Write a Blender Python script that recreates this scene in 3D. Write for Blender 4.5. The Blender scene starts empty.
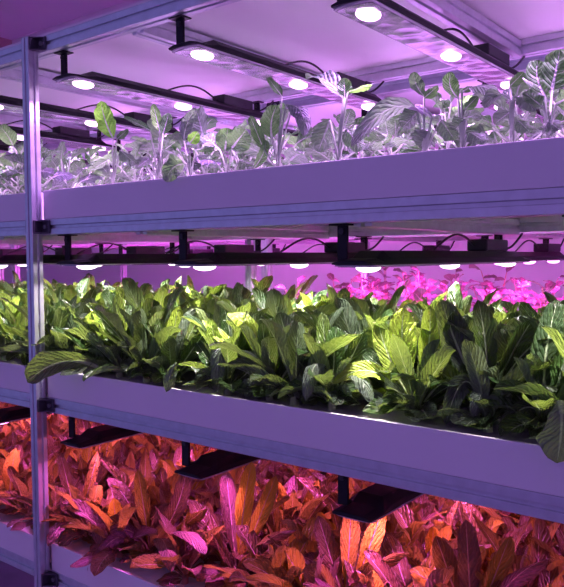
import bpy, math, random
from mathutils import Vector, Matrix
R = math.radians
PI = math.pi
scn = bpy.context.scene
COL = scn.collection
random.seed(7)

# ------------------------------------------------------------------ camera
FPX = 718.876
RV = Vector((0.788582, 0.614898, -0.0062136))
UV_ = Vector((-0.0267658, 0.0444175, 0.9986544))
FV = Vector((-0.6143468, 0.7873546, -0.0514851))
CAM = Vector((0, -1.1, 1.5))
cd = bpy.data.cameras.new('camera')
cam = bpy.data.objects.new('camera', cd)
COL.objects.link(cam)
cd.sensor_fit = 'HORIZONTAL'; cd.sensor_width = 36
cd.lens = FPX / 564 * 36
cd.clip_start = 0.02
m = Matrix((RV, UV_, -FV)).transposed().to_4x4()
m.translation = CAM
cam.matrix_world = m
scn.camera = cam

def at(x, y, Y):
    """point of the plane y = Y that the photograph shows at pixel x, y"""
    d = RV * ((x - 282) / FPX) - UV_ * ((y - 293.5) / FPX) + FV
    return CAM + d * ((Y - CAM.y) / d.y)

def px(P):
    v = Vector(P) - CAM
    z = v.dot(FV)
    if z < 0.05: return (-9999, -9999)
    return (282 + FPX * v.dot(RV) / z, 293.5 - FPX * v.dot(UV_) / z)

# ------------------------------------------------------------------ view
vs = scn.view_settings
scn.display_settings.display_device = 'sRGB'
vs.view_transform = 'Standard'; vs.look = 'None'; vs.gamma = 1; vs.exposure = 0.0
vs.use_curve_mapping = False

# ------------------------------------------------------------------ materials
def newmat(name):
    mt = bpy.data.materials.new(name); mt.use_nodes = True
    nt = mt.node_tree
    return mt, nt, nt.nodes['Principled BSDF'], nt.nodes['Material Output']

def N(nt, typ, **kw):
    n = nt.nodes.new(typ)
    for k, v in kw.items(): setattr(n, k, v)
    return n

def ramp(nt, fac, stops):
    r = N(nt, 'ShaderNodeValToRGB')
    e = r.color_ramp.elements
    e[0].position, e[0].color = stops[0][0], (*stops[0][1], 1)
    e[1].position, e[1].color = stops[-1][0], (*stops[-1][1], 1)
    for p, c in stops[1:-1]:
        k = e.new(p); k.color = (*c, 1)
    nt.links.new(fac, r.inputs[0])
    return r.outputs[0]

def math_(nt, op, a, b=None, c=None, clamp=False):
    n = N(nt, 'ShaderNodeMath', operation=op, use_clamp=clamp)
    for i, v in enumerate((a, b, c)):
        if v is None: continue
        if isinstance(v, (int, float)): n.inputs[i].default_value = v
        else: nt.links.new(v, n.inputs[i])
    return n.outputs[0]

def mixc(nt, fac, a, b, blend='MIX'):
    n = N(nt, 'ShaderNodeMix', data_type='RGBA', blend_type=blend)
    for idx, v in ((0, fac), (6, a), (7, b)):
        if isinstance(v, (int, float)): n.inputs[idx].default_value = v
        elif isinstance(v, tuple): n.inputs[idx].default_value = (*v, 1)
        else: nt.links.new(v, n.inputs[idx])
    return n.outputs[2]

def plain(name, col, rough=0.5, metal=0.0, noise=0.06, scale=30, bump=0.0, stretch=None, spec=0.5):
    mt, nt, b, o = newmat(name)
    tc = N(nt, 'ShaderNodeTexCoord')
    nz = N(nt, 'ShaderNodeTexNoise'); nz.inputs['Scale'].default_value = scale
    nz.inputs['Detail'].default_value = 5
    src = tc.outputs['Object']
    if stretch:
        mp = N(nt, 'ShaderNodeMapping'); mp.inputs['Scale'].default_value = stretch
        nt.links.new(src, mp.inputs[0]); src = mp.outputs[0]
    nt.links.new(src, nz.inputs['Vector'])
    c = ramp(nt, nz.outputs[0], [(0.3, tuple(x * (1 - noise) for x in col)), (0.7, tuple(min(1, x * (1 + noise)) for x in col))])
    nt.links.new(c, b.inputs['Base Color'])
    b.inputs['Roughness'].default_value = rough
    b.inputs['Metallic'].default_value = metal
    b.inputs['Specular IOR Level'].default_value = spec
    if bump:
        bp = N(nt, 'ShaderNodeBump'); bp.inputs['Strength'].default_value = bump; bp.inputs['Distance'].default_value = 0.002
        nt.links.new(nz.outputs[0], bp.inputs['Height']); nt.links.new(bp.outputs[0], b.inputs['Normal'])
    return mt

def emis(name, col, s):
    mt, nt, b, o = newmat(name)
    b.inputs['Base Color'].default_value = (*col, 1)
    b.inputs['Emission Color'].default_value = (*col, 1)
    b.inputs['Emission Strength'].default_value = s
    return mt

M_alu = plain('brushed_aluminium', (0.62, 0.65, 0.70), 0.34, 0.75, 0.08, 40, 0.05)
M_panel = plain('white_pvc_panel', (0.80, 0.80, 0.82), 0.38, 0, 0.02, 6, 0.03)
M_board = plain('white_foam_board', (0.84, 0.84, 0.84), 0.45, 0, 0.03, 4, 0.04)
M_black = plain('black_anodised_metal', (0.010, 0.009, 0.014), 0.5, 0.0, 0.2, 60, spec=0.25)
M_blackp = plain('black_plastic', (0.02, 0.018, 0.024), 0.45, 0, 0.2, 50)
M_bolt = plain('steel_bolt', (0.4, 0.4, 0.42), 0.3, 0.9, 0.1, 50)
M_brk = plain('dark_grey_die_cast_bracket', (0.07, 0.07, 0.09), 0.4, 0.5, 0.2, 60)
M_ceil = plain('painted_ceiling', (0.80, 0.80, 0.90), 0.7, 0, 0.03, 2)
M_wall = plain('painted_wall', (0.80, 0.76, 0.82), 0.65, 0, 0.03, 2)
M_floor = plain('epoxy_floor', (0.20, 0.22, 0.30), 0.35, 0, 0.15, 8)
M_trim = plain('rose_trim', (0.62, 0.32, 0.40), 0.6, 0, 0.05, 8)
M_led_v = emis('violet_white_diode', (1.0, 0.62, 1.0), 5)
M_led_w = emis('pink_white_diode', (1.0, 0.80, 1.0), 6)
M_led_m = emis('magenta_diode', (1.0, 0.35, 0.9), 6)

def refl():
    mt, nt, b, o = newmat('pcb_reflector')
    tc = N(nt, 'ShaderNodeTexCoord'); v = N(nt, 'ShaderNodeTexVoronoi'); v.inputs['Scale'].default_value = 26
    nt.links.new(tc.outputs['Object'], v.inputs['Vector'])
    c = ramp(nt, v.outputs['Distance'], [(0.1, (0.10, 0.09, 0.14)), (0.5, (0.42, 0.40, 0.46))])
    nt.links.new(c, b.inputs['Base Color'])
    b.inputs['Metallic'].default_value = 0.85; b.inputs['Roughness'].default_value = 0.16
    bp = N(nt, 'ShaderNodeBump'); bp.inputs['Strength'].default_value = 0.5; bp.inputs['Distance'].default_value = 0.004
    nt.links.new(v.outputs['Distance'], bp.inputs['Height']); nt.links.new(bp.outputs[0], b.inputs['Normal'])
    return mt
M_refl = refl()

def clear():
    mt, nt, b, o = newmat('clear_cover_edge')
    b.inputs['Base Color'].default_value = (0.85, 0.82, 0.9, 1)
    b.inputs['Roughness'].default_value = 0.15
    b.inputs['Transmission Weight'].default_value = 0.5
    return mt
M_clear = clear()

def leafmat(name, dark, light, young, vein, under, rough=0.42, trans=0.30, veinfreq=11, redge=None, bump=0.75, low=None, rib=0.075):
    mt, nt, b, o = newmat(name)
    L = nt.links
    uv = N(nt, 'ShaderNodeUVMap'); uv.uv_map = 'UVMap'
    sp = N(nt, 'ShaderNodeSeparateXYZ'); L.new(uv.outputs[0], sp.inputs[0])
    u, v = sp.outputs[0], sp.outputs[1]
    au = math_(nt, 'ABSOLUTE', math_(nt, 'SUBTRACT', u, 0.5))            # 0 .. .5
    at_ = N(nt, 'ShaderNodeAttribute'); at_.attribute_name = 'lv'; at_.attribute_type = 'GEOMETRY'
    lv = at_.outputs['Fac']
    tc = N(nt, 'ShaderNodeTexCoord')
    nz = N(nt, 'ShaderNodeTexNoise'); nz.inputs['Scale'].default_value = 45; nz.inputs['Detail'].default_value = 4
    L.new(tc.outputs['Object'], nz.inputs['Vector'])
    # midrib tapers to the tip
    wid = math_(nt, 'MULTIPLY_ADD', math_(nt, 'POWER', v, 0.6), -rib + 0.012, rib)
    mid = math_(nt, 'SUBTRACT', 1.0, math_(nt, 'DIVIDE', au, wid), clamp=True)
    mid = math_(nt, 'MULTIPLY', mid, 2.2, clamp=True)
    # side veins
    s = math_(nt, 'SUBTRACT', v, math_(nt, 'MULTIPLY', au, 0.55))
    s = math_(nt, 'ADD', s, math_(nt, 'MULTIPLY', nz.outputs[0], 0.11))
    sv = math_(nt, 'ABSOLUTE', math_(nt, 'SINE', math_(nt, 'MULTIPLY', s, veinfreq * PI)))
    side = math_(nt, 'SUBTRACT', 1.0, math_(nt, 'MULTIPLY', sv, 5.0), clamp=True)
    side = math_(nt, 'MULTIPLY', side, 0.24)
    veins = math_(nt, 'MAXIMUM', mid, side)
    c = mixc(nt, math_(nt, 'MULTIPLY_ADD', nz.outputs[0], 0.9, -0.1, clamp=True), dark, light)
    yl = math_(nt, 'MULTIPLY', math_(nt, 'SUBTRACT', lv, 0.55), 2.2, clamp=True)
    c = mixc(nt, yl, c, young)
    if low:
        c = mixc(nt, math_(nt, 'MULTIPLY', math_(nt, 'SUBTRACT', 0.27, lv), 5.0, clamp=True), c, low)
    if redge:
        ed = math_(nt, 'MULTIPLY', math_(nt, 'SUBTRACT', au, 0.22), 4.0, clamp=True)
        ed = math_(nt, 'MAXIMUM', ed, math_(nt, 'MULTIPLY', math_(nt, 'SUBTRACT', v, 0.7), 2.5, clamp=True))
        ed = math_(nt, 'MULTIPLY', ed, math_(nt, 'MULTIPLY_ADD', lv, -0.8, 0.95, clamp=True))
        c = mixc(nt, ed, c, redge)
    c = mixc(nt, veins, c, vein)
    geo = N(nt, 'ShaderNodeNewGeometry')
    cb = mixc(nt, 0.55, c, under)
    c2 = mixc(nt, geo.outputs['Backfacing'], c, cb)
    L.new(c2, b.inputs['Base Color'])
    b.inputs['Roughness'].default_value = rough
    # quilting
    h = math_(nt, 'ADD', math_(nt, 'MULTIPLY', math_(nt, 'MINIMUM', sv, 0.8), 1.0), math_(nt, 'MULTIPLY', nz.outputs[0], 0.8))
    h = math_(nt, 'SUBTRACT', h, mid)
    vo = N(nt, 'ShaderNodeTexVoronoi', feature='SMOOTH_F1'); vo.inputs['Scale'].default_value = 120; vo.inputs['Smoothness'].default_value = 0.6
    L.new(tc.outputs['Object'], vo.inputs['Vector'])
    h = math_(nt, 'SUBTRACT', h, math_(nt, 'MULTIPLY', vo.outputs['Distance'], 1.6))
    bp = N(nt, 'ShaderNodeBump'); bp.inputs['Strength'].default_value = bump; bp.inputs['Distance'].default_value = 0.0032
    L.new(h, bp.inputs['Height']); L.new(bp.outputs[0], b.inputs['Normal'])
    tr = N(nt, 'ShaderNodeBsdfTranslucent')
    ct = mixc(nt, 0.5, c, young)
    L.new(ct, tr.inputs['Color']); L.new(bp.outputs[0], tr.inputs['Normal'])
    mx = N(nt, 'ShaderNodeMixShader'); mx.inputs[0].default_value = trans
    L.new(b.outputs[0], mx.inputs[1]); L.new(tr.outputs[0], mx.inputs[2])
    L.new(mx.outputs[0], o.inputs['Surface'])
    return mt

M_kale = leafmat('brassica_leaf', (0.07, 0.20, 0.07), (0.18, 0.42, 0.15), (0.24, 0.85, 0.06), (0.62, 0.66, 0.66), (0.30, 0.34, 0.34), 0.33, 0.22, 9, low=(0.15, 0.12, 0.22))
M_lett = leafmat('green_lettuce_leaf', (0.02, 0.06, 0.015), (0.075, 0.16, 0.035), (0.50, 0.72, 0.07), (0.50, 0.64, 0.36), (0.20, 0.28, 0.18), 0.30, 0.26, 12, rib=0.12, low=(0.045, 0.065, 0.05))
M_lett_tint = leafmat('light_tinted_lettuce_leaf', (0.10, 0.05, 0.03), (0.30, 0.15, 0.07), (0.90, 0.64, 0.04), (0.70, 0.42, 0.42), (0.34, 0.18, 0.18), 0.32, 0.32, 12, rib=0.10, low=(0.26, 0.09, 0.20), redge=(0.10, 0.035, 0.04))  # green lettuce; the red cast of the magenta lamps is painted into its colour
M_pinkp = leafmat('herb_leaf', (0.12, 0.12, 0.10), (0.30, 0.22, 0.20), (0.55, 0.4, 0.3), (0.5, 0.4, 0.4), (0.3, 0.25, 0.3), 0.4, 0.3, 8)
M_stemk = plain('brassica_stem', (0.46, 0.64, 0.42), 0.5, 0, 0.15, 60)
M_steml = plain('lettuce_stalk', (0.50, 0.64, 0.34), 0.5, 0, 0.15, 60)
M_stem_tint = plain('light_tinted_stalk', (0.62, 0.28, 0.22), 0.5, 0, 0.15, 60)  # stalk reddened to carry the magenta lamp light in its colour

# ------------------------------------------------------------------ mesh building
class MB:
    def __init__(s): s.v = []; s.f = []; s.uv = []; s.lv = []; s.sm = []
    def add(s, vs_, fs, smooth=False, uvs=None, lv=0.3):
        o = len(s.v)
        s.v += [tuple(p) for p in vs_]
        s.lv += [lv] * len(vs_)
        s.uv += uvs if uvs else [(0.5, 0.1)] * len(vs_)
        for f in fs: s.f.append(tuple(i + o for i in f)); s.sm.append(smooth)
    def box(s, x0, x1, y0, y1, z0, z1):
        v = [(x, y, z) for x in (x0, x1) for y in (y0, y1) for z in (z0, z1)]
        s.add(v, [(0, 1, 3, 2), (4, 6, 7, 5), (0, 4, 5, 1), (2, 3, 7, 6), (0, 2, 6, 4), (1, 5, 7, 3)])
        return s
    def prism(s, prof, a, b, axis):
        """profile (2-D) extruded from a to b along axis 0/1/2"""
        n = len(prof)
        def P(q, t):
            if axis == 0: return (t, q[0], q[1])
            if axis == 1: return (q[0], t, q[1])
            return (q[0], q[1], t)
        v = [P(q, a) for q in prof] + [P(q, b) for q in prof]
        fs = [(i, (i + 1) % n, n + (i + 1) % n, n + i) for i in range(n)]
        fs += [tuple(range(n - 1, -1, -1)), tuple(range(n, 2 * n))]
        s.add(v, fs)
        return s
    def tube(s, pts, r, n=7, r2=None, uvs=None, lv=0.3):
        pts = [Vector(p) for p in pts]
        V = []; up = Vector((0, 0, 1)); k = len(pts)
        for i, p in enumerate(pts):
            d = (pts[min(i + 1, k - 1)] - pts[max(i - 1, 0)]).normalized()
            a = d.cross(up)
            if a.length < 0.05: a = d.cross(Vector((1, 0, 0)))
            a.normalize(); b = a.cross(d)
            rr = r if r2 is None else r + (r2 - r) * i / (k - 1)
            for j in range(n):
                t = 2 * PI * j / n
                V.append(p + a * (math.cos(t) * rr) + b * (math.sin(t) * rr))
        fs = [(i * n + j, i * n + (j + 1) % n, (i + 1) * n + (j + 1) % n, (i + 1) * n + j) for i in range(k - 1) for j in range(n)]
        fs += [tuple(range(n - 1, -1, -1)), tuple(range((k - 1) * n, k * n))]
        s.add(V, fs, True, [(0.5, 0.0)] * len(V), lv)
        return s
    def cyl(s, c, r, h, axis=2, n=12):
        prof = [(math.cos(2 * PI * i / n) * r, math.sin(2 * PI * i / n) * r) for i in range(n)]
        c = Vector(c)
        if axis == 2: p = [(c.x + a, c.y + b) for a, b in prof]; return s.prism(p, c.z, c.z + h, 2)
        if axis == 1: p = [(c.x + a, c.z + b) for a, b in prof]; return s.prism(p, c.y, c.y + h, 1)
        p = [(c.y + a, c.z + b) for a, b in prof]; return s.prism(p, c.x, c.x + h, 0)
    def mesh(s, name, mat):
        me = bpy.data.meshes.new(name)
        me.from_pydata(s.v, [], s.f)
        me.polygons.foreach_set('use_smooth', s.sm)
        ul = me.uv_layers.new(name='UVMap')
        for l in me.loops: ul.data[l.index].uv = s.uv[l.vertex_index]
        a = me.attributes.new('lv', 'FLOAT', 'POINT'); a.data.foreach_set('value', s.lv)
        me.materials.append(mat); me.update()
        return me
    def build(s, name, mat, parent=None, bevel=0):
        o = bpy.data.objects.new(name, s.mesh(name, mat)); COL.objects.link(o)
        if parent: o.parent = parent
        if bevel:
            b = o.modifiers.new('bevel', 'BEVEL'); b.width = bevel; b.segments = 2; b.limit_method = 'ANGLE'
        return o

def tag(o, label=None, cat=None, group=None, kind=None):
    if label: o['label'] = label
    if cat: o['category'] = cat
    if group: o['group'] = group
    if kind: o['kind'] = kind
    return o
def empty(name, loc, rz=0):
    o = bpy.data.objects.new(name, None); COL.objects.link(o)
    o.location = loc; o.rotation_euler = (0, 0, rz); o.empty_display_size = 0.05
    return o
def copy_tree(o, parent=None):
    c = o.copy(); COL.objects.link(c); c.parent = parent
    for ch in o.children: copy_tree(ch, c)
    return c
def struct(name, mb, mat, bevel=0):
    return tag(mb.build(name, mat, None, bevel), kind='structure')

# ------------------------------------------------------------------ heights
G = [2.046, 1.580, 1.114, 0.648]         # centre line of each tier's beams
XP = [-3.305, -1.665, -0.025]               # centre of the posts along the rack
D1 = (0.0, 0.84)                         # front and back of the first rack's beams
D2 = (0.96, 1.62)
H = 0.02

def profile():
    """40 mm slotted aluminium extrusion, centred"""
    a, w, d = 0.02, 0.0042, 0.006
    q = [(-w, -a), (-w, -a + d), (w, -a + d), (w, -a)]
    pts = [(-a, -a)] + q
    out = []
    for k in range(4):
        c, s_ = [(1, 0), (0, 1), (-1, 0), (0, -1)][k]
        for (x, y) in pts: out.append((x * c - y * s_, x * s_ + y * c))
    return out
PF = profile()
def post_mb(x, y, z0, z1): return MB().prism([(x + a * 0.75, y + b * 0.75) for a, b in PF], z0, z1, 2)
def beamx(x0, x1, y, z): return MB().prism([(y + a, z + b) for a, b in PF], x0, x1, 0)
def beamy(x, y0, y1, z): return MB().prism([(x + a, z + b) for a, b in PF], y0, y1, 1)

# ------------------------------------------------------------------ room
struct('floor', MB().box(-5.6, 4, -4, 2.4, -0.05, 0), M_floor)
struct('ceiling', MB().box(-5.6, 3, -1.6, 2.4, 3.3, 3.38), M_ceil)
struct('wall_back', MB().box(-5.5, 4, 2.3, 2.4, 0, 3.3), M_wall)
struct('wall_left', MB().box(-5.6, -5.5, -1.6, 2.3, 0, 3.3), M_wall)
struct('trim_1', MB().box(-5.5, -5.47, -1.5, 2.3, 3.20, 3.3), M_trim)

# ------------------------------------------------------------------ rack frames
def bracket(parent, x, y, z, sx, sy):
    """angle bracket in the corner between post side (+-x) and beam front"""
    b = MB()
    b.box(x, x + sx * 0.004, y - 0.028, y, z - 0.017, z + 0.017) if sx > 0 else b.box(x - 0.004, x, y - 0.028, y, z - 0.017, z + 0.017)
    b.box(*sorted((x, x + sx * 0.036)), y - 0.004, y, z - 0.017, z + 0.017)
    g = [(x, y - 0.028), (x + sx * 0.034, y), (x, y)]
    for zz in (z - 0.017, z + 0.0135): b.prism(g, zz, zz + 0.0035, 2)
    o = b.build('corner_bracket', M_brk, parent, 0.001)
    s_ = MB().cyl((x + sx * 0.021, y - 0.009, z), 0.0055, 0.005, 1)
    bo = s_.build('bolt', M_bolt, o)
    return o

def rack(name, y0, y1, label):
    r = empty(name, (0, 0, 0)); tag(r, label, 'grow rack')
    fy = y0 - 0.015
    by = y1 + 0.015
    for x in XP:
        for y in (fy, by):
            p = post_mb(x, y, 0.03, 2.064).build('post', M_alu, r, 0.0012)
            f = MB().cyl((x, y, 0.0), 0.022, 0.008).cyl((x, y, 0.008), 0.006, 0.024)
            f.build('levelling_foot', M_blackp, p)
    for g in G:
        beamx(XP[0] - 0.02, XP[2] + 0.02, y0 + 0.02, g).build('front_beam', M_alu, r, 0.001)
        beamx(XP[0] - 0.02, XP[2] + 0.02, y1 - 0.02, g).build('rear_beam', M_alu, r, 0.001)
        for x in (-3.14, -2.53, -1.92, -1.31, -0.70, -0.09):
            beamy(x, y0 + 0.04, y1 - 0.04, g - 0.006).build('cross_rail', M_alu, r, 0.001)
        for x in XP:
            bracket(r, x + 0.015, y0, g, 1, 1)
            if x > XP[0]:
                bracket(r, x - 0.015, y0, g, -1, 1)
    return r
rack1 = rack('grow_rack', *D1, 'silver slotted aluminium multi-tier rack frame in front, with its slim post near the left edge')
rack2 = rack('grow_rack', *D2, 'aluminium rack frame standing directly behind the front rack, tinted pink by its lamps')

# top board
for (y0, y1, lab) in ((D1[0], D1[1], 'wide flat white board roofing the front rack above the uppermost lamps'),
                      (D2[0], D2[1], 'white board roofing the rack that stands behind')):
    b = MB().box(XP[0] - 0.02, XP[2] + 0.02, y0 + 0.001, y1 - 0.001, G[0] + 0.0205, G[0] + 0.0265)
    tag(b.build('roof_board', M_board), lab, 'board')

# trays, one per bay and tier
def tray(x0, x1, y0, y1, g, label):
    e = empty('growing_tray', ((x0 + x1) / 2, (y0 + y1) / 2, g + H)); tag(e, label, 'growing tray')
    ox, oy, oz = e.location
    def L(b, nm, mt, bv=0.001):
        b.v = [(a - ox, c - oy, d - oz) for a, c, d in b.v]
        return b.build(nm, mt, e, bv)
    z0 = g + H + 0.0005; zt = g + 0.094
    L(MB().box(x0, x1, y0, y0 + 0.006, z0, zt), 'front_panel', M_panel)
    L(MB().box(x0, x1, y1 - 0.006, y1, z0, zt), 'rear_panel', M_panel)
    L(MB().box(x0, x0 + 0.006, y0 + 0.006, y1 - 0.006, z0, zt), 'side_panel', M_panel)
    L(MB().box(x1 - 0.006, x1, y0 + 0.006, y1 - 0.006, z0, zt), 'side_panel', M_panel)
    L(MB().box(x0 + 0.006, x1 - 0.006, y0 + 0.006, y1 - 0.006, z0, z0 + 0.006), 'tray_bottom', M_board)
    L(MB().box(x0 + 0.007, x1 - 0.007, y0 + 0.007, y1 - 0.007, g + 0.060, g + 0.078), 'planting_raft', M_board)
    return e
TN = {1: 'upper', 2: 'middle', 3: 'lower'}
for k in (1, 2, 3):
    tray(XP[1] + 0.022, XP[2] - 0.022, D1[0], D1[1], G[k], 'long white %s tray on the front rack, reaching right from the post' % TN[k])
    tray(XP[0] + 0.022, XP[1] - 0.022, D1[0], D1[1], G[k], 'white %s tray on the front rack, left of the post' % TN[k])
    tray(XP[1] + 0.022, XP[2] - 0.022, D2[0], D2[1], G[k], 'white %s tray on the rack behind, holding pink-lit seedlings' % TN[k])
    tray(XP[0] + 0.022, XP[1] - 0.022, D2[0], D2[1], G[k], 'white %s tray on the rack behind, far left bay' % TN[k])

# ------------------------------------------------------------------ lamps
def make_lamp(length, mled):
    r = empty('grow_light', (0, 0, 0))
    w = 0.043; BX = 0.037; z0 = -0.076                       # z relative to beam underside
    # hood: tapered section swept along y, with chamfered nose
    b = MB()
    def sec(y, wd, h): return [(BX - wd, y, z0), (BX + wd, y, z0), (BX + wd, y, z0 + h * 0.45), (BX + wd * 0.6, y, z0 + h), (BX - wd * 0.6, y, z0 + h), (BX - wd, y, z0 + h * 0.45)]
    S = [sec(0.0, w * 0.92, 0.007), sec(0.006, w, 0.008), sec(0.05, w, 0.012), sec(0.075, w, 0.026), sec(length - 0.075, w, 0.026), sec(length - 0.05, w, 0.012), sec(length - 0.012, w, 0.009), sec(length, w * 0.75, 0.007)]
    V = [p for s_ in S for p in s_]
    F = [(i * 6 + j, i * 6 + (j + 1) % 6, i * 6 + 6 + (j + 1) % 6, i * 6 + 6 + j) for i in range(7) for j in range(6)]
    F += [tuple(range(5, -1, -1)), tuple(range(42, 48))]
    b.add(V, F)
    hd = b.build('hood', M_black, r, 0.0015)
    # reflector plate with rounded ends
    def plate(wd, y0, y1, za, zb):
        q = []
        for i in range(9): t = PI + PI * i / 8; q.append((BX + math.cos(t) * wd, y0 + wd * 0.25 + math.sin(t) * wd * 0.25))
        for i in range(9): t = PI * i / 8; q.append((BX + math.cos(t) * wd, y1 - wd * 0.25 + math.sin(t) * wd * 0.25))
        return MB().prism(q, za, zb, 2)
    plate(w * 0.99, 0.003, length - 0.003, z0 - 0.0035, z0 - 0.0003).build('clear_cover', M_clear, r, 0.0008)
    plate(w * 0.88, 0.009, length - 0.009, z0 - 0.0048, z0 - 0.0036).build('reflector', M_refl, r)
    n = 3
    for i in range(n):
        y = 0.065 + (length - 0.13) * i / (n - 1)
        q = [(BX + math.cos(2 * PI * j / 20) * 0.021, y + math.sin(2 * PI * j / 20) * 0.030) for j in range(20)]
        dm = MB(); V = []; NR = 5
        for a in range(NR):
            t = a / (NR - 1) * PI / 2 * 0.93
            V += [(BX + (p[0] - BX) * math.cos(t), y + (p[1] - y) * math.cos(t), z0 - 0.005 - 0.010 * math.sin(t)) for p in q]
        F = [(a * 20 + j, a * 20 + (j + 1) % 20, a * 20 + 20 + (j + 1) % 20, a * 20 + 20 + j) for a in range(NR - 1) for j in range(20)]
        F += [tuple(range(19, -1, -1)), tuple(range(20 * NR - 20, 20 * NR))]
        dm.add(V, F, True); dm.build('diode_lens', mled, r)
    for y in (0.035, length - 0.035):
        h = MB()
        h.box(-0.011, 0.011, y - 0.003, y + 0.003, z0 + 0.010, -0.003)
        h.box(-0.022, 0.020, y - 0.016, y + 0.016, -0.003, 0.0)
        h.box(-0.011, 0.011, y - 0.003, y + 0.020, z0 + 0.008, z0 + 0.0125)
        ho = h.build('hanger', M_black, r, 0.001)
        MB().cyl((0.0, y - 0.0075, -0.014), 0.006, 0.005, 1).build('bolt', M_blackp, ho)
    yd = length * 0.68
    MB().box(BX - 0.026, BX + 0.026, yd, yd + 0.14, z0 + 0.026, z0 + 0.055).build('driver_box', M_blackp, r, 0.004)
    c = MB()
    pts = []
    for i in range(13):
        t = i / 12
        pts.append((0.03 + 0.03 * t, yd + 0.14 + (length - 0.02 - yd - 0.14) * t, z0 + 0.04 + (-z0 - 0.042) * t - 0.022 * math.sin(t * PI)))
    c.tube(pts, 0.003, 6)
    c.build('cable', M_blackp, r)
    c = MB()
    pts = [(0.030, yd - 0.0 - 0.22 * t, z0 + 0.040 + 0.035 * math.sin(t * PI) * (1 - t * .3) - 0.012 * t) for t in [i / 12 for i in range(13)]]
    c.tube(pts, 0.0028, 6)
    c.build('cable', M_blackp, r)
    return r, z0

LX = [-0.315 - 0.425 * i for i in range(7)]
ORD = ['', 'second ', 'third ', 'fourth ', 'fifth ', 'sixth ', 'seventh ', 'eighth ', 'ninth ', 'tenth ', 'eleventh ', 'twelfth ']
def light(x, y, z, col, power, size=0.045):
    l = bpy.data.lights.new('diode_glow', 'AREA'); l.shape = 'DISK'; l.size = size
    l.color = col; l.energy = power; l.spread = R(150)
    o = bpy.data.objects.new('diode_glow', l); COL.objects.link(o); o.location = (x, y, z)
    return o
PROT = {}
def lamps(xs, y0, length, g, mled, col, power, tier, where, gname):
    key = (length, mled.name)
    for i, x in enumerate(xs):
        if key not in PROT:
            o, z0 = make_lamp(length, mled); PROT[key] = (o, z0)
        else: o, z0 = copy_tree(PROT[key][0]), PROT[key][1]
        o.location = (x, y0, g - H)
        d = x + 1.67
        if d > 0:
            k = sorted([q for q in xs if q > -1.67]).index(x); pos = ('first' if k == 0 else ORD[k].strip()) + ' right of the post'
        else:
            k = sorted([q for q in xs if q < -1.67], reverse=True).index(x); pos = ('first' if k == 0 else ORD[k].strip()) + ' left of the post'
        tag(o, 'black grow light above the %s %s, %s' % (tier, where, pos), 'grow light', gname)
        for k in range(3):
            light(x + 0.037, y0 + 0.065 + (length - 0.13) * k / 2, g - H + z0 - 0.0165, col, power)
C_TOP = (0.82, 0.30, 1.12)
C_MID = (1.0, 0.82, 0.92)
C_LOW = (1.0, 0.17, 0.95)
C_BACK = (1.0, 0.05, 0.85)
lamps(LX, 0.0, 0.84, G[0], M_led_v, C_TOP, 3.0, 'upper', 'front tray', 'grow lights above the upper tray')
lamps(LX, 0.0, 0.84, G[1], M_led_w, C_MID, 1.85, 'middle', 'front tray', 'grow lights above the middle tray')
lamps(LX, 0.0, 0.84, G[2], M_led_m, C_LOW, 1.25, 'lower', 'front tray', 'grow lights above the lower tray')
LX2 = [-0.86 - 0.425 * i for i in range(6)]
lamps(LX2, 0.97, 0.64, G[0], M_led_v, C_TOP, 0.8, 'upper', 'rear tray', 'upper grow lights of the rack behind')
lamps(LX2, 0.97, 0.64, G[1], M_led_m, C_BACK, 4.0, 'middle', 'rear tray', 'middle grow lights of the rack behind')

# ------------------------------------------------------------------ leaves
def bez(a, b, c, t): return a * ((1 - t) ** 2) + b * (2 * t * (1 - t)) + c * (t * t)

def w_lettuce(t):    # spatulate: slim below, widest at 65 %, round tip
    if t < 0.62:
        s = t / 0.62; return 0.16 + 0.84 * (s * s * (3 - 2 * s))
    s = (t - 0.62) / 0.38; return math.sqrt(max(0.0, 1 - s ** 2.3))
def w_lance(t):
    if t < 0.55: s = t / 0.55; return 0.14 + 0.86 * math.sin(s * PI / 2) ** 1.5
    s = (t - 0.55) / 0.45; return max(0.0, 1 - s ** 1.9)
def w_round(t):      # blade broadest near its tip
    if t < 0.68: return 0.18 + 0.82 * (t / 0.68) ** 1.1
    s = (t - 0.68) / 0.32; return math.sqrt(max(0.0, 1 - s ** 2.3))
def w_ovate(t):
    if t < 0.38: return 0.10 + 0.90 * math.sin(t / 0.38 * PI / 2) ** 0.9
    s = (t - 0.38) / 0.62; return math.sqrt(max(0.0, 1 - s ** 2.2))

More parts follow.
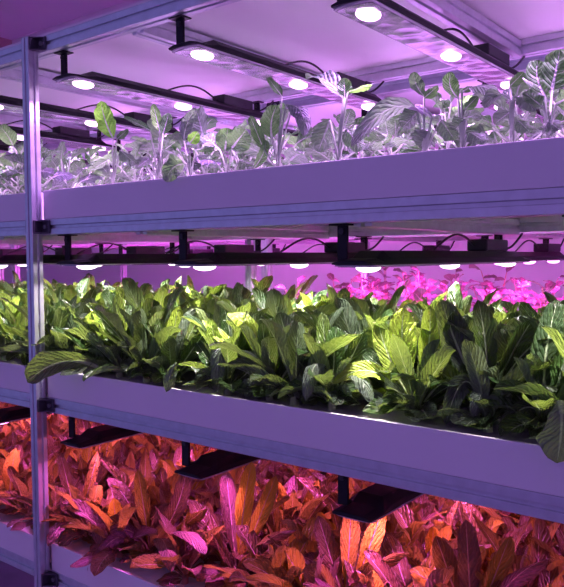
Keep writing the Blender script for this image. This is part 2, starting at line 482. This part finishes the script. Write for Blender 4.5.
def blade(mb, A, B, Cc, W, prof, side, cup=0.3, wave=0.10, lv=0.3, rng=random, nu=8, nv=20, fold=0.0, tipcurl=0.0, quilt=0.020):
    """leaf blade along the curve A-B-C; side = hint of the across direction"""
    nu2 = nu
    ph = rng.uniform(0, 6.28); ph2 = rng.uniform(0, 6.28); fr = rng.uniform(9, 15)
    V = []; UVs = []
    for i in range(nv + 1):
        t = i / nv
        p = bez(A, B, Cc, t)
        d = (bez(A, B, Cc, min(1, t + .03)) - bez(A, B, Cc, max(0, t - .03)))
        if d.length < 1e-6: d = Cc - A
        d.normalize()
        s = side - d * side.dot(d)
        if s.length < 1e-3: s = d.orthogonal()
        s.normalize(); n = s.cross(d).normalized()
        w = W * 0.5 * prof(t)
        if i == nv: w = W * 0.03
        w *= 1 + 0.05 * math.sin(t * 17 + ph) + 0.03 * math.sin(t * 31 + ph2)
        for j in range(nu2 + 1):
            u = -1 + 2 * j / nu2
            au = abs(u)
            bendw = cup * au ** 1.4 + fold * au
            off = n * (w * bendw)
            wv = math.sin(t * fr + (ph if u > 0 else ph2)) * au ** 2 * wave * W
            off = off + n * (wv * min(1, t * 3)) + n * (quilt * W * math.sin(24 * (t - 0.28 * au) + ph) * min(1, au * 2.5) * min(1, t * 2.5))
            shrink = 1 - 0.18 * abs(bendw)
            V.append(p + s * (w * u * shrink) + off); UVs.append((0.5 + u * 0.5 * max(0.25, prof(t)) if t < .3 else 0.5 + u * 0.5, t))
    m_ = nu2 + 1
    F = [(i * m_ + j, i * m_ + j + 1, (i + 1) * m_ + j + 1, (i + 1) * m_ + j) for i in range(nv) for j in range(nu2)]
    mb.add(V, F, True, UVs, lv)

def leaf_dir(mb, base, az, el, L, W, bend, prof, rng, cup=0.3, wave=0.1, lv=0.3, roll=0.0, **k):
    """leaf leaving base at elevation el, falling by bend (radians) to its tip"""
    h = Vector((math.cos(az), math.sin(az), 0)); z = Vector((0, 0, 1))
    A = Vector(base)
    B = A + (h * math.cos(el) + z * math.sin(el)) * (L * 0.52)
    e2 = el - bend
    Cc = B + (h * math.cos(e2) + z * math.sin(e2)) * (L * 0.50)
    side = Vector((math.sin(az), -math.cos(az), 0))
    side = Matrix.Rotation(roll, 3, (Cc - A).normalized()) @ side
    blade(mb, A, B, Cc, W, prof, side, cup, wave, lv, rng, **k)

def fringe(f, rng, s=1.0, n=5, lvb=0.0, toward=None):
    a0 = rng.uniform(0, 6.28)
    for i in range(n):
        az = a0 + i * 2 * PI / n + rng.uniform(-.4, .4) if toward is None else toward + rng.uniform(-1.3, 1.3)
        leaf_dir(f, (0, 0, 0.008), az, R(rng.uniform(32, 58)), s * rng.uniform(.080, .115), s * rng.uniform(.034, .048), R(rng.uniform(55, 85)), w_lettuce, rng,
                 rng.uniform(.2, .7), .08, max(0, rng.uniform(-.1, .35) + lvb), rng.uniform(-.5, .5))

def settle(f, i0=0):
    """drooping leaves come to rest on the raft and on the tray's raised rim"""
    for i in range(i0, len(f.v)):
        x, y, z = f.v[i]
        lim = 0.003 + 0.022 * max(0, min(1, (math.hypot(x, y) - 0.045) / 0.03))
        if z < lim: f.v[i] = (x, y, lim + (z - lim) * 0.04)

def lettuce(rng, s=1.0, n=18, slim=1.0, lvb=0.0, lance=False):
    """foliage and stalk meshes of a loose-leaf lettuce about 0.2 m tall"""
    f = MB(); st = MB()
    for i in range(n):
        q = i / (n - 1)                              # 0 outer .. 1 heart
        az = i * 2.39996 + rng.uniform(-.3, .3)
        el = R(28 + 54 * q + rng.uniform(-9, 9))
        L = s * (0.130 + 0.058 * math.sin(q * PI * 0.9) + rng.uniform(-.015, .022)) * (1 - 0.25 * max(0, q - .75) * 4)
        W = s * slim * (0.047 + rng.uniform(-.007, .010)) * (1 - 0.3 * max(0, q - .7))
        bend = R(62 - 50 * q + rng.uniform(-12, 14))
        z = 0.008 + 0.022 * q
        lv = max(0, min(1, 0.06 + 0.50 * q + lvb + rng.uniform(-.28, .38)))
        b = Vector((math.cos(az) * 0.006, math.sin(az) * 0.006, z))
        leaf_dir(f, b, az, el, L, W, bend, w_lance if (lance and rng.random() < .2) else w_lettuce, rng, 0.25 + .45 * rng.random(), 0.06 + 0.08 * rng.random(), lv, rng.uniform(-.6, .6))
    fringe(f, rng, s, 5, lvb)
    settle(f)
    st.tube([(0, 0, -0.012), (0, 0, 0.012), (0, 0, 0.034)], 0.011, 9, 0.006)
    return f, st

def kale(rng, s=1.0, n=11, lvb=0.0):
    f = MB(); st = MB()
    top = Vector((rng.uniform(-.012, .012), rng.uniform(-.012, .012), s * 0.085))
    zero = Vector((0, 0, -0.012)); midp = Vector((top.x * .2, top.y * .2, s * 0.04))
    st.tube([zero, midp, top], 0.0036, 7, 0.0024)
    for i in range(n):
        q = i / (n - 1)
        az = i * 2.39996 + rng.uniform(-.4, .4)
        el = R(20 + 58 * q + rng.uniform(-12, 12))
        b = bez(zero, midp, top, 0.25 + 0.72 * q)
        pl = s * (0.055 - 0.02 * q + rng.uniform(-.01, .015))
        h = Vector((math.cos(az) * math.cos(el), math.sin(az) * math.cos(el), math.sin(el)))
        e = b + h * pl
        midq = b + h * pl * .5 + Vector((0, 0, -0.004))
        st.tube([b, midq, e], 0.0021, 6, 0.0015)
        L = s * (0.074 + rng.uniform(-.014, .014)) * (1 - .3 * q * q)
        W = L * rng.uniform(.58, .74)
        lv = max(0, min(1, 0.15 + lvb + rng.uniform(-.15, .35) + .2 * q))
        leaf_dir(f, e, az + rng.uniform(-.3, .3), el * 0.75, L, W, R(rng.uniform(15, 75)), w_ovate, rng, rng.uniform(-.25, .45), 0.05 + .05 * rng.random(), lv, rng.uniform(-.7, .7), nu=8, nv=14)
    return f, st

def herb(rng, s=1.0):
    f = MB(); st = MB()
    for k in range(4):
        a = rng.uniform(0, 6.28); hh = s * rng.uniform(.11, .22)
        tip = Vector((math.cos(a) * .035, math.sin(a) * .035, hh))
        st.tube([(0, 0, -0.01), (tip.x * .3, tip.y * .3, hh * .5), tip], 0.0018, 5, 0.0012)
        for j in range(6):
            t = .45 + .55 * j / 5
            b = bez(Vector((0, 0, 0)), Vector((tip.x * .3, tip.y * .3, hh * .5)), tip, t)
            az = j * 2.4 + rng.uniform(-.3, .3) + a
            L = s * rng.uniform(.028, .045)
            leaf_dir(f, b, az, R(rng.uniform(10, 60)), L, L * .72, R(40), w_ovate, rng, .25, .05, rng.uniform(0, .7), rng.uniform(-.6, .6), nu=4, nv=6)
    return f, st

def proto_set(make, nm, mleaf, mstem, k, seed, **kw):
    out = []
    for i in range(k):
        rng = random.Random(seed + i)
        f, s = make(rng, **kw)
        e = empty(nm, (0, 0, 0)); fo = f.build('foliage', mleaf, e); so = s.build('stem', mstem, e)
        out.append(e)
    return out
P_kale = proto_set(kale, 'leafy_brassica', M_kale, M_stemk, 7, 100)
P_lett = proto_set(lettuce, 'green_lettuce', M_lett, M_steml, 8, 200, slim=0.9, lance=True)
P_lett_tint = proto_set(lettuce, 'red_lettuce', M_lett_tint, M_stem_tint, 8, 300, n=16, slim=0.9, lvb=0.05, lance=True)
P_herb = proto_set(herb, 'young_herb', M_pinkp, M_stem_tint, 4, 400)
USED = set()
def place(protos, loc, rz, sc, label, cat, group, rng):
    p = rng.choice(protos)
    if p.name in USED: o = copy_tree(p)
    else: o = p; USED.add(p.name)
    o.location = loc; o.rotation_euler = (rng.uniform(-.1, .1), rng.uniform(-.1, .1), rz); o.scale = (sc, sc, sc * rng.uniform(.93, 1.07))
    tag(o, label, cat, group)
    return o
def nth(k): return ['first of the post', 'second from the post', 'third from the post', 'fourth from the post', 'fifth from the post', 'sixth from the post', 'seventh from the post', 'eighth from the post', 'ninth from the post', 'tenth from the post', 'eleventh from the post', 'twelfth from the post'][min(k, 11)]
ROWN = ['front row', 'second row', 'third row', 'fourth row', 'fifth row', 'rear row']

def bed(protos, g, ys, dx, sc, kindname, cat, traynm, seed, skip=None, wait=None, rack='front', x_lim=(-3.2, -0.1), stag=True, y0=0.0):
    rng = random.Random(seed)
    for r_, y in enumerate(ys):
        for side in (1, -1):
            k = 0
            x = -1.67 + side * (0.085 + (dx * .5 if (r_ % 2 and stag) else 0))
            while x_lim[0] < x < x_lim[1]:
                xx = x + rng.uniform(-.018, .018); yy = y + rng.uniform(-.018, .018)
                q = px((xx, yy, g + 0.16)); q2 = px((xx, yy, g + 0.08))
                vis = -60 < q[0] < 640
                if vis and not (skip and skip(r_, xx)):
                    lab = '%s, %s of the %s tray, %s %s of the post' % (kindname, ROWN[r_], traynm, nth(k).split()[0], 'right' if side > 0 else 'left')
                    place(protos, (xx, yy, g + 0.078), rng.uniform(0, 6.28), sc * rng.uniform(.88, 1.12), lab, cat,
                          '%s plants, %s of the %s tray' % (kindname.split()[0], ROWN[r_], traynm), rng)
                k += 1
                x += side * dx

# ---- hero plants of the front rows ----------------------------------------
CR = Vector((0.788, 0.615, 0))                 # across the view
def hero(nm, mleaf, mstem, base, leaves, label, cat, group, stalk_r=0.0026, prof=w_ovate, petiole=True, seed=1):
    """base = (pixel x, pixel y, depth); leaf = (x0,y0, x1,y1, width m, tone, mid pixel dx, dy, depth of tip, cup, roll)"""
    rng = random.Random(seed)
    g = base[3]
    P0 = at(base[0], base[1], base[2]); P0.z = g + 0.078
    e = empty(nm, P0); tag(e, label, cat, group)
    f = MB(); st = MB()
    for lf in leaves:
        x0, y0, x1, y1, W, tone = lf[:6]
        o = dict(mx=0, my=0, dy=0.0, dy0=0.0, cup=0.3, roll=0.0, wave=.07, pr=prof, st=True)
        if len(lf) > 6: o.update(lf[6])
        A = at(x0, y0, base[2] + o['dy0']) - P0; Cc = at(x1, y1, base[2] + o['dy']) - P0
        B = at((x0 + x1) / 2 + o['mx'], (y0 + y1) / 2 + o['my'], base[2] + (o['dy'] + o['dy0']) / 2) - P0
        B = B * 2 - (A + Cc) / 2
        side = Matrix.Rotation(o['roll'], 3, (Cc - A).normalized()) @ CR
        if abs((Cc - A).normalized().dot(CR)) > .8: side = Matrix.Rotation(o['roll'], 3, (Cc - A).normalized()) @ Vector((0, .1, 1))
        if not petiole and o['pr'] is w_lettuce: W *= 0.84
        blade(f, A, B, Cc, W, o['pr'], side, o['cup'], o['wave'], tone, rng, nu=10, nv=24)
        if petiole and o['st']:
            zb = min(max(A.z * .35, 0.0), .05)
            st.tube([(0, 0, -0.012), (A.x * .15, A.y * .15, zb), (A.x * .55, A.y * .55, (zb + A.z) * .5), A], stalk_r, 7, 0.0016)
    if not petiole:
        i0 = len(f.v)
        fringe(f, rng, 1.0, 6, 0.0, toward=-PI / 2)
        fringe(f, rng, 1.25, 5, 0.1)
        for i in range(9):
            q = i / 8
            leaf_dir(f, (0, 0, 0.012), i * 2.4 + rng.uniform(-.4, .4), R(38 + 40 * q), rng.uniform(.13, .185), rng.uniform(.034, .048), R(50 - 36 * q), w_lettuce, rng,
                     rng.uniform(.2, .7), .09, max(0, rng.uniform(.0, .75)), rng.uniform(-.6, .6))
        settle(f, i0)
    if not st.v: st.tube([(0, 0, -0.012), (0, 0, 0.012), (0, 0, 0.03)], 0.010, 9, 0.006)
    f.build('foliage', mleaf, e); st.build('stem', mstem, e)
    return e

T1, T2, T3 = G[1], G[2], G[3]
K = ('leafy_brassica', M_kale, M_stemk)
def HK(base, leaves, label, **k): hero(*K, (*base, T1), leaves, label, 'seedling', 'young brassicas at the front of the upper tray', **k)
HK((113, 180, .06), [(113, 138, 101, 101, .048, 1.0, dict(mx=-2, cup=.15)), (117, 139, 128, 129, .02, .5), (120, 150, 137, 165, .035, .2, dict(dy=-.02)), (108, 160, 88, 172, .03, .3)], 'young brassica with one upright bright green leaf, just right of the post', seed=11)
HK((158, 180, .06), [(160, 132, 153, 104, .026, .75), (163, 134, 169, 113, .030, .3), (150, 130, 124, 117, .022, .4), (164, 150, 178, 140, .025, .2), (150, 158, 136, 168, .03, .2)], 'slim young brassica with two oval leaves on a forked stem, upper tray', seed=12)
HK((190, 176, .07), [(184, 140, 196, 108, .028, .1, dict(mx=-3)), (190, 143, 198, 132, .03, .95), (180, 152, 172, 140, .02, .6), (196, 150, 214, 146, .035, .3), (186, 164, 166, 182, .045, .25, dict(dy0=-.08, dy=-.10, mx=-3, my=-5, wave=.2))], 'young brassica with a dark curled top leaf and a crinkled leaf over the tray rim', seed=13)
HK((228, 170, .08), [(220, 150, 204, 134, .05, .2), (232, 148, 246, 130, .06, .25), (225, 150, 228, 128, .05, .3), (214, 160, 200, 160, .04, .4), (240, 160, 258, 166, .05, .3)], 'broad low grey-green brassica mound midway along the left part of upper tray', seed=14)
HK((278, 166, .05), [(272, 138, 277, 105, .046, .5, dict(mx=-3, cup=.1)), (286, 104, 304, 136, .036, .0, dict(mx=6, my=-8, cup=.5)), (264, 150, 250, 116, .026, .3), (254, 168, 266, 140, .022, .3, dict(mx=3)), (282, 96, 268, 78, .02, .4), (292, 108, 309, 122, .018, .1)], 'tall young brassica with a dark purple drooping leaf and a pale upright leaf', seed=15)
HK((338, 160, .05), [(343, 98, 306, 79, .044, .15, dict(my=-9, cup=.4)), (345, 98, 344, 78, .03, .5), (348, 92, 372, 84, .022, .8), (330, 120, 318, 152, .05, .3), (346, 128, 362, 150, .04, .3)], 'tall young brassica with a dark round leaf hanging left from its top', seed=16)
HK((424, 152, .04), [(432, 118, 351, 146, .040, .05, dict(my=-24, cup=.35, roll=.6)), (424, 96, 414, 72, .026, .2, dict(mx=-3)), (424, 98, 438, 86, .02, .3), (418, 112, 402, 128, .04, .25), (430, 132, 420, 148, .05, .2), (441, 120, 455, 140, .035, .4)], 'young brassica whose long violet leaf arches left across the rim of upper tray', seed=17)
HK((462, 148, .05), [(458, 98, 452, 72, .03, .6, dict(mx=-5)), (462, 92, 498, 96, .032, .35, dict(my=-8, roll=.4)), (464, 110, 478, 96, .02, .3), (466, 120, 452, 132, .035, .2), (470, 132, 486, 142, .04, .15)], 'young brassica with thin branching stems right of the arching violet leaf', seed=18)
HK((512, 142, .05), [(512, 100, 484, 108, .03, .15, dict(my=-10)), (514, 100, 534, 112, .036, .1, dict(my=-8)), (510, 112, 494, 124, .03, .55), (518, 120, 530, 132, .03, .3), (510, 86, 524, 72, .02, .4)], 'young brassica with two dark rounded leaves bowing apart near the right edge', seed=19)
HK((548, 138, .05), [(545, 96, 538, 60, .05, .3, dict(mx=-4)), (552, 90, 560, 50, .055, .35), (556, 104, 582, 90, .055, .3), (544, 108, 524, 92, .04, .2), (548, 120, 560, 130, .04, .2)], 'big leafy young brassica filling the upper tray at the right edge', seed=20)

Lq = ('green_lettuce', M_lett, M_steml)
def HL(base, leaves, label, **k): hero(*Lq, (*base, T2), leaves, label, 'lettuce', 'green lettuces at the front of the middle tray', prof=w_lettuce, petiole=False, **k)
HL((416, 400, .10), [(414, 396, 404, 308, .066, 1.0, dict(mx=-6, cup=.25)), (418, 396, 430, 306, .056, .85, dict(mx=4, cup=.5)), (410, 396, 378, 322, .05, .75, dict(mx=-4, cup=.2, roll=-.3)), (422, 398, 452, 312, .05, .45, dict(mx=6, roll=.4)), (408, 402, 334, 384, .046, .9, dict(my=-22, roll=.5, dy=-.05)),
    (424, 402, 462, 384, .04, .3, dict(my=-10, dy=-.04)), (408, 404, 382, 408, .04, .35, dict(my=-12, dy=-.05)), (414, 404, 404, 410, .03, .6, dict(my=-4, dy=-.06))], 'largest bright yellow-green lettuce with broad upright leaves, above the empty raft strip', seed=31)
HL((270, 396, .09), [(266, 392, 228, 313, .05, .95, dict(mx=8, my=-14, cup=.3)), (270, 392, 262, 322, .036, .5), (272, 392, 300, 322, .042, .55, dict(mx=3)), (266, 394, 202, 320, .04, .85, dict(mx=12, my=6)), (274, 394, 318, 352, .044, .35, dict(my=-14)), (262, 396, 216, 350, .04, .4, dict(my=-10)), (280, 398, 300, 398, .032, .2, dict(my=-14, dy=-.04)), (262, 396, 246, 398, .045, .1, dict(my=-18, dy=-.05)), (270, 398, 268, 398, .04, .1, dict(my=-20, dy=-.05))], 'lettuce with one yellow-green leaf bent left over its fan of long leaves', seed=32)
HL((488, 412, .10), [(484, 402, 442, 300, .07, .08, dict(mx=-4, cup=.4)), (486, 402, 478, 300, .05, .3, dict(mx=4)), (490, 402, 534, 318, .05, .5, dict(mx=0, my=-6)), (492, 404, 556, 338, .046, .45, dict(my=-18)), (486, 404, 440, 352, .04, .3, dict(my=-16)), (482, 408, 446, 424, .045, .12, dict(my=-34, dy=-.04)), (490, 410, 474, 424, .036, .2, dict(my=-24, dy=-.04)), (494, 410, 556, 392, .046, .6, dict(my=-16, dy=-.05))], 'dark tall lettuce with pale ribs spreading wide, right of the largest bright one', seed=33)
HL((545, 425, .10), [(545, 416, 558, 300, .07, .2, dict(mx=-6)), (545, 416, 582, 320, .06, .45), (543, 420, 512, 380, .05, .2, dict(my=-10)), (548, 420, 500, 436, .04, .1, dict(my=-20, dy=-.05)), (560, 400, 557, 463, .062, .0, dict(mx=3, my=-6, dy0=-.115, dy=-.135, cup=.15, pr=w_round)), (550, 416, 590, 380, .05, .3)], 'lettuce at the right edge with one violet-grey leaf hanging over the tray rim', seed=34)
HL((66, 366, .08), [(98, 368, 27, 382, .074, .1, dict(my=-13, dy0=-.075, dy=-.20, cup=.5, roll=.35, pr=w_round)), (66, 360, 96, 372, .04, .6, dict(my=-12, dy=-.04)), (68, 360, 60, 300, .045, .4), (70, 360, 96, 310, .045, .5), (64, 360, 48, 318, .045, .7), (72, 360, 118, 340, .04, .35, dict(my=-8))], 'lettuce beside the post, one dark leaf draped across the post', seed=35)
HL((172, 382, .08), [(176, 362, 166, 392, .036, .05, dict(my=-4, dy0=-.09, dy=-.11, cup=.8, wave=.2)), (172, 376, 180, 306, .045, .85, dict(mx=-4)), (174, 376, 206, 330, .045, .3), (170, 376, 142, 330, .045, .4), (176, 378, 214, 390, .04, .1, dict(my=-20, dy=-.06)), (166, 378, 128, 376, .04, .3, dict(my=-14, dy=-.05)), (172, 376, 158, 318, .04, .6)], 'lettuce with a crinkled purplish leaf curling over the rim, right of the post', seed=36)
HL((332, 398, .09), [(330, 394, 306, 400, .045, .0, dict(my=-34, dy=-.09, cup=.5)), (332, 394, 336, 326, .05, .3), (334, 394, 364, 332, .045, .4), (328, 394, 300, 336, .04, .45), (336, 396, 372, 404, .04, .15, dict(my=-26, dy=-.05)), (330, 394, 322, 312, .042, .6)], 'lettuce with a dark violet quilted leaf lying on the rim, left of the largest one', seed=37)
HL((228, 388, .08), [(226, 384, 216, 392, .05, .05, dict(my=-40, dy=-.06, cup=.3)), (230, 384, 240, 330, .04, .4), (226, 384, 196, 342, .04, .35), (232, 386, 262, 360, .04, .3), (224, 384, 210, 318, .04, .7)], 'lettuce with a broad dark ribbed leaf facing out at the rim below the yellow leaves', seed=38)

Rq = ('red_lettuce', M_lett_tint, M_stem_tint)
def HR(base, leaves, label, **k): hero(*Rq, (*base, T3), leaves, label, 'red lettuce', 'magenta-lit lettuces at the front of the lower tray', prof=w_lettuce, petiole=False, **k)
HR((150, 556, .10), [(146, 548, 108, 478, .05, .5, dict(mx=4, my=-6)), (150, 548, 138, 470, .045, .75), (154, 548, 186, 470, .05, .3, dict(mx=6)), (146, 552, 88, 576, .044, .1, dict(my=-26, dy=-.10)), (150, 550, 110, 532, .05, .1, dict(my=-10, dy=-.06)), (156, 552, 206, 554, .05, .2, dict(my=-22, dy=-.06)), (152, 550, 172, 572, .05, .2, dict(my=-22, dy=-.10)), (156, 548, 206, 508, .044, .6)], 'sprawling magenta-lit lettuce dropping one long leaf over the lower tray', seed=51)
HR((80, 530, .10), [(76, 524, 48, 546, .05, .05, dict(my=-14, dy=-.12)), (78, 524, 60, 452, .04, .35), (80, 524, 98, 452, .036, .7), (82, 526, 104, 552, .05, .1, dict(my=-20, dy=-.08)), (80, 524, 52, 490, .04, .6), (84, 524, 122, 500, .045, .4)], 'magenta-lit lettuce beside the post with a dark leaf hanging at the rim', seed=52)
HR((238, 572, .12), [(236, 566, 226, 470, .052, .2), (240, 566, 252, 462, .05, 1.0, dict(mx=-3)), (240, 566, 276, 476, .045, .85), (236, 568, 190, 500, .05, .4), (242, 568, 296, 530, .05, .1, dict(my=-10)), (234, 568, 180, 556, .055, .05, dict(my=-24, dy=-.04))], 'magenta-lit lettuce with two glowing orange leaves below the middle lamp', seed=53)
HR((345, 610, .12), [(344, 600, 318, 516, .05, .4), (346, 600, 352, 498, .05, .8), (350, 600, 384, 506, .048, .95), (348, 600, 410, 552, .05, .2, dict(my=-12)), (340, 600, 296, 556, .05, .2, dict(my=-12)), (344, 600, 372, 560, .05, .5)], 'magenta-lit lettuce with upright orange leaves below the right lamp', seed=54)
HR((470, 640, .12), [(468, 630, 436, 536, .055, .5), (472, 630, 466, 520, .055, .2), (474, 630, 510, 536, .05, .7), (476, 630, 548, 560, .05, .15, dict(my=-14)), (466, 630, 410, 570, .05, .9, dict(my=-10)), (474, 630, 500, 580, .05, .3)], 'large magenta-lit lettuce low in the right corner of the picture', seed=55)

bed(P_kale, T1, [.07, .20, .34, .49, .65], .130, 1.12, 'young grey-green brassica', 'seedling', 'upper', 1, skip=lambda r, x: r == 0 and x > -1.62)
HX = [at(b, 400, .09).x for b in (66, 172, 228, 270, 332, 416, 488, 545)]
bed(P_lett, T2, [.09, .21, .33, .45, .57, .70], .118, 1.12, 'green romaine lettuce', 'lettuce', 'middle', 2, skip=lambda r, x: r == 0 and x > -1.62 and min(abs(x - h) for h in HX) < .055)
HX3 = [at(b, 560, .1).x for b in (150, 80, 238, 345)]
bed(P_lett_tint, T3, [.09, .22, .35, .48, .62, .75], .125, 1.04, 'red lettuce', 'red lettuce', 'lower', 3, skip=lambda r, x: r == 0 and x > -1.62 and min(abs(x - h) for h in HX3) < .06)
bed(P_herb, G[2], [1.06, 1.22, 1.38, 1.52], .15, 1.15, 'pink-lit young herb', 'herb', 'middle rear-rack', 4, x_lim=(-1.63, -0.3))
for P in P_kale + P_lett + P_lett_tint + P_herb:
    if P.name not in USED:
        for c in list(P.children): bpy.data.objects.remove(c)
        bpy.data.objects.remove(P)

# ------------------------------------------------------------------ world: light of the other aisles of the hall
w = bpy.data.worlds.new('hall_light'); scn.world = w; w.use_nodes = True
nt = w.node_tree; bg = nt.nodes['Background']
tc = N(nt, 'ShaderNodeTexCoord'); sp = N(nt, 'ShaderNodeSeparateXYZ'); nt.links.new(tc.outputs['Generated'], sp.inputs[0])
c = ramp(nt, math_(nt, 'MULTIPLY_ADD', sp.outputs[0], 0.5, 0.5), [(0.0, (0.11, 0.15, 0.43)), (0.3, (0.165, 0.10, 0.38)), (0.75, (0.20, 0.09, 0.34))])
nt.links.new(c, bg.inputs['Color']); bg.inputs['Strength'].default_value = 1.26
